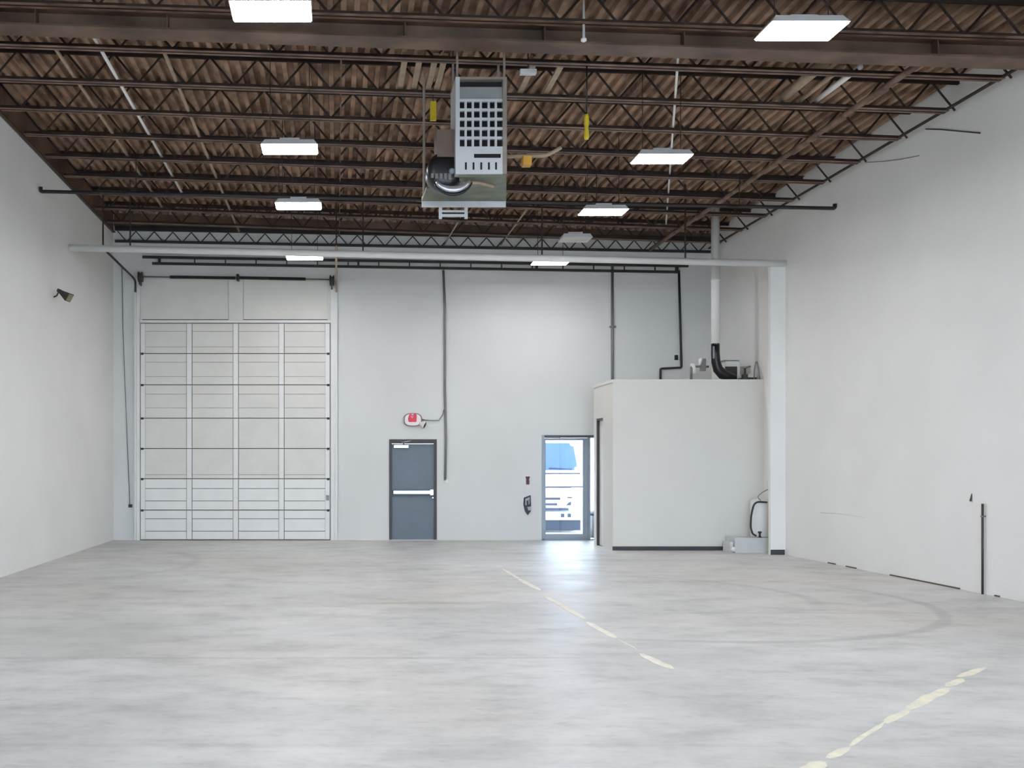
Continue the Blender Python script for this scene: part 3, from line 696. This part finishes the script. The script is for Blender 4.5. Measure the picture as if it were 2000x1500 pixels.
# ================================================================== truck outside
tY = 24.5
t = thing('truck', 'white truck parked outside, seen through the glass door', 'truck', (5.0, tY, -.02))
def tx(x): return px(x, tY)
def tzz(y): return pz(y, tY)
CX, HW = 5.0, .93
def slab(name, m, prof, parent=t, hw=HW, cx=CX, bevel=.04):
    """prof: (y, z) side outline extruded over the truck's width"""
    bm = bmesh.new(); prism(bm, [Vector((cx - hw, a, b)) for a, b in prof], (2 * hw, 0, 0))
    if bevel: bmesh.ops.bevel(bm, geom=bm.edges[:], offset=bevel, segments=2, affect='EDGES')
    return mesh_obj(name, bm, m, parent)
cab = slab('cab', 'truck', [(tY, .55), (tY, 1.30), (tY + .12, 1.42), (tY + .46, 2.22), (tY + .75, 2.36), (tY + 1.9, 2.36), (tY + 1.9, .45), (tY + .2, .45)])
slab('cargo_box', 'truck', [(tY + 2.0, .8), (tY + 2.0, 3.1), (tY + 6.2, 3.1), (tY + 6.2, .8)], hw=1.1)
slab('chassis', 'truckdark', [(tY + .5, .35), (tY + .5, .8), (tY + 6.1, .8), (tY + 6.1, .35)], hw=.5, bevel=.01)
# windscreen lies in the sloping front of the cab
def on_slope(z): return tY + .12 + (z - 1.42) * .34 / .80 - .012
wz0, wz1 = 1.47, 2.13; bm = bmesh.new()
q = [Vector((CX - .80, on_slope(wz0), wz0)), Vector((CX + .80, on_slope(wz0), wz0)), Vector((CX + .74, on_slope(wz1), wz1)), Vector((CX - .74, on_slope(wz1), wz1))]
prism(bm, q, (0, .05, 0)); bmesh.ops.bevel(bm, geom=[e for e in bm.edges if abs((e.verts[0].co - e.verts[1].co).x) < 1e-5 and abs((e.verts[0].co - e.verts[1].co).z) < 1e-5], offset=.08, segments=3, affect='EDGES')
ws = mesh_obj('windscreen', bm, 'truckglass', t)
pipe('wiper', 'truckdark', ws, [(CX + .65, on_slope(wz0 + .03) - .02, wz0 + .03), (CX + .1, on_slope(wz0 + .05) - .02, wz0 + .05)], .012, 6)
pipe('wiper', 'truckdark', ws, [(CX - .1, on_slope(wz0 + .03) - .02, wz0 + .03), (CX - .65, on_slope(wz0 + .05) - .02, wz0 + .05)], .012, 6)
box('cowl_strip', 'truckdark', t, CX - .84, CX + .84, tY + .06, tY + .12, 1.375, 1.405)
box('hood_seam', 'truckdark', t, CX - .9, CX + .9, tY - .006, tY + .01, tzz(953), tzz(950.5))
for a, b, y in ((1030, 1094, 974), (1030, 1088, 985), (1030, 1110, 994.5)):
    box('grille_bar', 'truckdark', t, tx(a), tx(b), tY - .02, tY + .01, tzz(y + 2.3), tzz(y - 2.3))
plate('emblem', 'truckdark', t, [(tx(x), tzz(y)) for x, y in ((1105, 987), (1111, 981), (1115, 979.5), (1115, 987))], tY - .02, tY + .005)
box('emblem_bar', 'truckdark', t, tx(1108), tx(1117), tY - .02, tY + .005, tzz(973), tzz(970.5))
for s in (-1, 1):
    plate('headlamp', 'truckgrey', t, [(CX + s * a, z) for a, z in ((.60, .90), (.60, 1.06), (.70, 1.16), (.90, 1.20), (.90, .88))], tY - .02, tY + .02)
bump = slab('bumper', 'truck', [(tY - .12, .28), (tY - .12, .46), (tY + .1, .48), (tY + .1, .28)], hw=.95, bevel=.03)
for a, b in ((1093, 1100), (1106, 1113)): box('bumper_slot', 'truckdark', bump, tx(a), tx(b), tY - .13, tY - .11, tzz(1010), tzz(1002.5))
box('air_dam', 'truckdark', t, CX - .82, CX + .82, tY - .05, tY + .2, .03, .275)
for s in (-1, 1):
    for Yw in (tY + .75, tY + 4.6):
        bm = bmesh.new(); lathe(bm, (CX + s * .62 if s > 0 else CX + s * .62, Yw, .36), (s, 0, 0), [(0, .30), (.02, .37), (.22, .37), (.25, .31), (.25, .18), (.23, .17)], 22)
        mesh_obj('wheel', bm, 'tyre', t)
    mr = box('mirror', 'truckdark', t, CX + s * 1.0, CX + s * 1.14, tY + .38, tY + .46, 1.55, 1.95, .03)
    pipe('mirror_arm', 'truckdark', mr, [(CX + s * .9, tY + .45, 1.72), (CX + s * 1.02, tY + .42, 1.72)], .015, 6)
t = thing('yard_bin', 'black bin outside the side pane of the glass door', 'bin', (px(1160, 22.7), 22.7, -.02))
bm = bmesh.new(); lathe(bm, (px(1164, 22.7), 22.7, -.02), (0, 0, 1), [(0, .12), (.02, .13), (.52, .155)], 18); mesh_obj('body', bm, 'black', t, smooth=True)
bm = bmesh.new(); lathe(bm, (px(1164, 22.7), 22.7, .5005), (0, 0, 1), [(0, .165), (.03, .165), (.08, .12), (.10, .05)], 18); mesh_obj('lid', bm, 'black', t, smooth=True)
# pale building across the yard, glimpsed beside the truck
o = box('neighbour_building', 'trimwhite', None, -10, 22, 44, 52, -.02, 7.0); tag(o, 'long white building across the yard behind the truck', 'building')

# ================================================================== restroom enclosure
BY0, BY1 = 19.03, 20.44
BX0, BZ = px(1197, BY0), pz(741, BY0)
dy0, dy1, dzt = 19.74, 20.26, 2.50
t = thing('wall_enclosure', 'free-standing off-white restroom enclosure against the right wall', 'enclosure', (6.5, 19.7, 0), kind='structure')
box('front_panel', 'box_wall', t, BX0 + .1, XR, BY0, BY0 + .1, 0, BZ - .05)
bm = bmesh.new(); bx(bm, BX0, BX0 + .1, BY0, dy0, 0, BZ - .05); bx(bm, BX0, BX0 + .1, dy1, BY1, 0, BZ - .05); bx(bm, BX0, BX0 + .1, dy0, dy1, dzt, BZ - .05)
mesh_obj('side_panel', bm, 'box_wall', t)
box('back_panel', 'box_wall', t, BX0 + .1, XR, BY1 - .1, BY1, 0, BZ - .05)
box('lid', 'box_wall', t, BX0 - .012, XR, BY0 - .012, BY1 + .01, BZ - .05, BZ)
t = thing('door_4', 'grey side door recessed in the off-white enclosure', 'door', (BX0, 20.0, 0), kind='structure')
box('leaf', 'trimwhite', t, BX0 + .06, BX0 + .09, dy0 + .03, dy1 - .03, .01, dzt - .04)
bm = bmesh.new(); bx(bm, BX0 + .01, BX0 + .1, dy0, dy0 + .03, 0, dzt); bx(bm, BX0 + .01, BX0 + .1, dy1 - .03, dy1, 0, dzt); bx(bm, BX0 + .01, BX0 + .1, dy0 + .03, dy1 - .03, dzt - .04, dzt)
mesh_obj('door_frame', bm, 'exit_frame', t)
o = box('baseboard_enclosure', 'baseboard', None, BX0 - .008, px(1424, BY0), BY0 - .016, BY0 - .001, 0, .075); tag(o, 'charcoal baseboard along the front of the enclosure', 'baseboard', kind='structure')
# pilaster
PY = 18.1; PX0 = px(1505, PY); PZ = pz(520, PY)
o = box('wall_pilaster', 'wall', None, PX0, XR, PY, PY + .09, 0.0, PZ); tag(o, 'white pilaster between the enclosure and the right wall', 'pilaster', kind='structure')
o = box('baseboard_pilaster', 'baseboard', None, PX0, XR - .02, PY - .014, PY - .001, 0, .09); tag(o, 'short charcoal baseboard at the foot of the white pilaster', 'baseboard', kind='structure')
# dark gap along the foot of the right wall
bm = bmesh.new()
for (xa, ya_), (xb, yb) in (((1612, 1100), (1625, 1103)), ((1645, 1107), (1667, 1111)), ((1735, 1124), (1880, 1151)), ((1946, 1164.5), (1955, 1166.5))):
    bx(bm, XR - .012, XR - .0005, CAMH * F / (yb - VY), CAMH * F / (ya_ - VY), .0005, .018)
tag(mesh_obj('baseboard_right', bm, 'seam'), 'dark gap strips along the foot of the right wall', 'baseboard', kind='structure')

# conduits on the far wall above the enclosure
t = thing('wall_conduit', 'grey conduit dropping from the cable ladder behind the enclosure edge', 'conduit', W(1195, 740, dY))
pipe('drop', 'grey_pipe', t, [W(1196, 516, dY - .04), (px(1196, dY - .04), dY - .04, 2.4)], .028, 8)
box('strap', 'grey_pipe', t, px(1190, dY), px(1202, dY), dY - .07, dY - .001, pz(640, dY), pz(637, dY))
t = thing('wall_conduit', 'black stepped conduit on the far wall above the enclosure', 'conduit', W(1328, 718, dY))
pipe('drop', 'dark_pipe', t, [W(1326, 528, dY - .03), W(1329, 640, dY - .03), W(1331, 718, dY - .03), W(1290, 720, dY - .03), (px(1290, dY - .03), dY - .03, 2.9)], .024, 8, rad=.03)
t = thing('wall_outlet', 'black outlet on a white plate above the enclosure', 'outlet', W(1320, 705, dY))
box('plate', 'trimwhite', t, px(1315, dY), px(1326, dY), dY - .015, dY - .001, pz(706, dY), pz(690, dY), .004)
box('socket', 'black', t, px(1316.5, dY), px(1323.5, dY), dY - .04, dY - .015, pz(703.5, dY), pz(693.5, dY), .012)

# ------------------------------------------------ equipment on top of the enclosure
qY = 19.3
def q_(x, y, Y=qY): return W(x, y, Y)
t = thing('vent_duct', 'tall white vent duct with a black elbow on the enclosure', 'duct', q_(1402, 741))
bm = bmesh.new(); r = px(1409, qY) - px(1401, qY)
lathe(bm, (px(1401, qY), qY + .1, pz(672, qY)), (0, 0, 1), [(0, r), (1.2, r), (1.205, r * 1.06), (1.24, r * 1.06), (1.245, r), (zc(7.2) + JD - pz(672, qY), r)], 20)
mesh_obj('flue_pipe', bm, 'white_pipe', t, smooth=True)
bm = bmesh.new()
pth = [Vector((px(1401, qY), qY + .1, pz(670, qY))), Vector((px(1401, qY), qY + .1, pz(690, qY))), Vector((px(1402, qY), qY + .1, pz(706, qY))), Vector((px(1406, qY), qY + .1, pz(720, qY))), Vector((px(1415, qY), qY + .1, pz(730, qY))), Vector((px(1430, qY), qY + .1, pz(736, qY))), Vector((px(1440, qY), qY + .1, pz(738, qY)))]
tube(bm, pth, [.078, .080, .085, .095, .10, .085, .07], 16)
mesh_obj('elbow', bm, 'black', t, smooth=True)
box('seam_strip', 'alu', t, px(1393.5, qY), px(1396, qY), qY + .01, qY + .03, pz(700, qY), pz(676, qY))
t = thing('service_valve', 'white lever valve assembly left of the black elbow', 'valve', q_(1365, 741))
pipe('riser', 'grey_pipe', t, [q_(1384, 716, 19.45), q_(1374, 716, 19.45), q_(1350, 716, 19.45), (px(1350, 19.45), 19.45, BZ)], .022, 8, rad=.04)
box('valve_body', 'grey_pipe', t, px(1370, 19.4), px(1380, 19.4), 19.42, 19.5, pz(724, 19.4), pz(700, 19.4), .01)
bm = bmesh.new(); tube(bm, [q_(1371, 698, 19.4), q_(1368, 703, 19.4), q_(1367, 713, 19.4)], [.03, .036, .02], 10); mesh_obj('upper_lever', bm, 'white_pipe', t, smooth=True)
bm = bmesh.new(); tube(bm, [q_(1349, 712, 19.4), q_(1354, 713, 19.4), q_(1356, 720, 19.4), q_(1356, 729, 19.4)], [.024, .04, .03, .022], 10); mesh_obj('lower_lever', bm, 'white_pipe', t, smooth=True)
t = thing('water_heater', 'small white water heater end with a dark panel beside the elbow', 'water heater', q_(1428, 741, 19.7))
bm = bmesh.new(); bx(bm, px(1412, 19.7), px(1443, 19.7), 19.62, 20.3, BZ, pz(706, 19.7)); bmesh.ops.bevel(bm, geom=bm.edges[:], offset=.03, segments=2, affect='EDGES'); mesh_obj('tank', bm, 'trimwhite', t)
box('panel', 'darkbrown', t, px(1416, 19.62), px(1439, 19.62), 19.60, 19.62, BZ + .03, pz(716, 19.62))
box('top_plate', 'grey_pipe', t, px(1411, 19.7), px(1441, 19.7), 19.64, 20.2, pz(706, 19.7), pz(705, 19.7) + .012)
vY = 19.12
t = thing('gate_valve', 'dark T-handled gate valve between the water heater and hose', 'valve', q_(1455, 741, vY))
pipe('stem', 'dark_pipe', t, [(px(1455, vY), vY, BZ + .06), q_(1455, 717, vY)], .018, 8)
pipe('handle', 'grey_pipe', t, [q_(1446, 717, vY), q_(1456, 718, vY), q_(1466, 715, vY)], [.012, .022, .012], 8)
box('body', 'darkbrown', t, px(1450, vY), px(1459, vY), vY - .05, vY + .05, BZ, pz(731, vY), .008)
o = pipe('supply_hose', 'grey_pipe', None, round_path([(px(1473, vY), vY, BZ), q_(1473, 722, vY), q_(1478, 702, vY), q_(1482, 722, vY), (px(1484, vY), vY, BZ)], .12), .012, 8); tag(o, 'thin grey looped hose on the enclosure near the pilaster', 'hose')
t = thing('roof_pan', 'white pan on dark blocks against the right wall on the enclosure', 'pan', (7.8, 19.5, BZ))
box('block', 'dark_pipe', t, 7.68, 7.90, 19.30, 19.7, BZ, BZ + .06)
box('pan', 'trimwhite', t, 7.66, 7.91, 19.28, 19.75, BZ + .06, BZ + .12, .01)
# ------------------------------------------------ mop basin corner
t = thing('mop_basin', 'low pale grey basin box on the floor beside the pilaster', 'basin', (7.45, 18.7, 0))
bm = bmesh.new()
x0, x1, y0, y1, z1 = px(1436, 18.5), 7.90, 18.5, 18.97, .268
bx(bm, x0, x1, y0, y1, 0, z1)
mesh_obj('tub', bm, 'basin', t)
box('rim', 'basin', t, x0 - .012, x1, y0 - .012, y0 - .0005, z1 - .05, z1 + .006)
box('side_box', 'basin', t, px(1426, 18.55), x0 - .013, 18.56, 18.9, 0.0, .19, .01)
bm = bmesh.new(); lathe(bm, W(1432, 1073, 18.55), (0, -1, 0), [(0, .05), (.03, .045), (.05, .02)], 14); mesh_obj('drain_cap', bm, 'trimwhite', t, smooth=True)
t = thing('water_tank', 'white upright cylinder tank with a dark hose on the basin', 'tank', (7.75, 18.75, .24))
bm = bmesh.new(); lathe(bm, (7.745, 18.75, .276), (0, 0, 1), [(0, .158), (.01, .165), (.62, .165), (.66, .155), (.69, .10)], 28); mesh_obj('tank', bm, 'white_pipe', t, smooth=True)
hY = 18.56
pipe('hose', 'dark_pipe', t, round_path([W(1498, 981, hY), W(1474, 979.5, hY), W(1467, 1005, hY), W(1466, 1030, hY), W(1470, 1043, hY), W(1477, 1046.5, hY)], .1), .017, 8)
pipe('return_hose', 'grey_pipe', t, round_path([W(1486, 978, hY), W(1479, 971, hY), W(1488, 962, hY), W(1500, 956, hY)], .08), .007, 6)
bm = bmesh.new(); lathe(bm, (px(1484, 18.54), 18.54, .274), (0, 0, 1), [(0, .04), (.02, .02), (.07, .014), (.09, .035), (.11, .03)], 12); mesh_obj('spigot', bm, 'dark_pipe', t, smooth=True)

# ================================================================== things on the side walls
bY = 17.1
t = thing('flood_light', 'dark bronze floodlight on a bracket high on the left wall', 'light', W(98, 578, bY))
p0 = Vector((XL, bY, pz(580, bY))); hd = p0 + Vector((.10, -.02, .10)); ax = Vector((.62, -.25, -.42)).normalized()
pipe('bracket', 'horn', t, [p0, p0 + Vector((.05, 0, .02)), hd], .014, 8)
bm = bmesh.new(); lathe(bm, hd - ax * .03, ax, [(0, .035), (.05, .045), (.06, .04), (.26, .10), (.275, .10)], 4); mesh_obj('hood', bm, 'horn', t)
bm = bmesh.new(); lathe(bm, hd + ax * .246, ax, [(0, .085), (.004, .085)], 4); mesh_obj('lens', bm, 'hornface', t)
t = thing('wall_pipe', 'thin dark pipe standing against the right wall', 'pipe', (XR - .03, XR * F / (1919 - VX), 0))
wy = (XR - .03) * F / (1919 - VX)
pipe('pipe_run', 'darkbrown', t, [(XR - .03, wy, 0), (XR - .03, wy, pz(984, wy))], .014, 8)
box('clip', 'grey_pipe', t, XR - .045, XR - .0005, wy - .02, wy + .02, pz(1010, wy), pz(1007, wy))
wy2 = (XR - .01) * F / (1897 - VX)
t = thing('wall_hook', 'tiny dark hook on the right wall beside the thin pipe', 'hook', (XR - .01, wy2, pz(979, wy2)))
bm = bmesh.new(); tube(bm, [(XR - .004, wy2, pz(964, wy2)), (XR - .012, wy2, pz(972, wy2)), (XR - .02, wy2, pz(979, wy2))], [.003, .010, .014], 8); mesh_obj('hook', bm, 'darkbrown', t, smooth=True)
def rw(x, y, off=.012):
    Y = (XR - off) * F / (x - VX); return Vector((XR - off, Y, pz(y, Y)))
o = pipe('loose_wire', 'dark_pipe', None, [rw(1808, 252), rw(1838, 253), rw(1870, 256), rw(1914, 260)], .008, 6); tag(o, 'short dark wire on the right wall near the joists', 'wire', 'loose wall wires')
o = pipe('loose_wire', 'grey_pipe', None, [rw(1690, 317), rw(1730, 315), rw(1760, 311), rw(1795, 304)], .005, 6); tag(o, 'faint grey wire rising along the right wall', 'wire', 'loose wall wires')
o = pipe('wall_scuff', 'trimwhite', None, [rw(1603, 1001, .006), rw(1640, 1003, .006), rw(1690, 1011, .006)], .004, 6); tag(o, 'faint horizontal scuffed cable line low on the right wall', 'cable')

# ================================================================== floor stripes
def stripe(lab, segs, m='stripe'):
    t = thing('floor_stripe', lab, 'floor marking', fl(*segs[0][0]), group='worn floor stripes')
    for (a, b, w) in segs:
        p, q = fl(*a), fl(*b); d = (q - p).normalized(); nrm = Vector((-d.y, d.x, 0)); L_ = (q - p).length
        bm = bmesh.new(); n = max(4, int(L_ / .12)); L1, L2 = [], []
        for i in range(n + 1):
            f = i / n; e = min(1, f * 5 + .35, (1 - f) * 5 + .35); c = p.lerp(q, f) + nrm * random.uniform(-.006, .006)
            L1.append(c + nrm * w * .5 * e * random.uniform(.85, 1.1)); L2.append(c - nrm * w * .5 * e * random.uniform(.85, 1.1))
        pts = L1 + L2[::-1]
        lowv = [bm.verts.new((v.x, v.y, .0005)) for v in pts]; hiv = [bm.verts.new((v.x, v.y, .0025)) for v in pts]
        m_ = len(L1)
        for i in range(m_ - 1):
            bm.faces.new((hiv[i], hiv[i + 1], hiv[2 * m_ - 2 - i], hiv[2 * m_ - 1 - i]))
        for i in range(len(pts)):
            j = (i + 1) % len(pts); bm.faces.new((lowv[i], lowv[j], hiv[j], hiv[i]))
        mesh_obj('paint_segment', bm, m, t)
stripe('worn cream floor stripe starting out from the glass door', [((982, 1111), (1016, 1132), .05), ((1014, 1131), (1054, 1153), .08), ((1066, 1165), (1142, 1209), .075), ((1146, 1215), (1203, 1246), .085), ((1206, 1248), (1246, 1270), .02), ((1250, 1277), (1313, 1307), .085)], 'stripe_pale')
stripe('yellowish worn floor stripe lying nearest the right wall', [((1925, 1304), (1872, 1322), .07), ((1880, 1326), (1848, 1340), .07), ((1850, 1344), (1770, 1386), .085), ((1772, 1388), (1728, 1412), .07), ((1726, 1412), (1660, 1458), .035), ((1658, 1460), (1616, 1480), .06), ((1606, 1488), (1570, 1508), .09)])
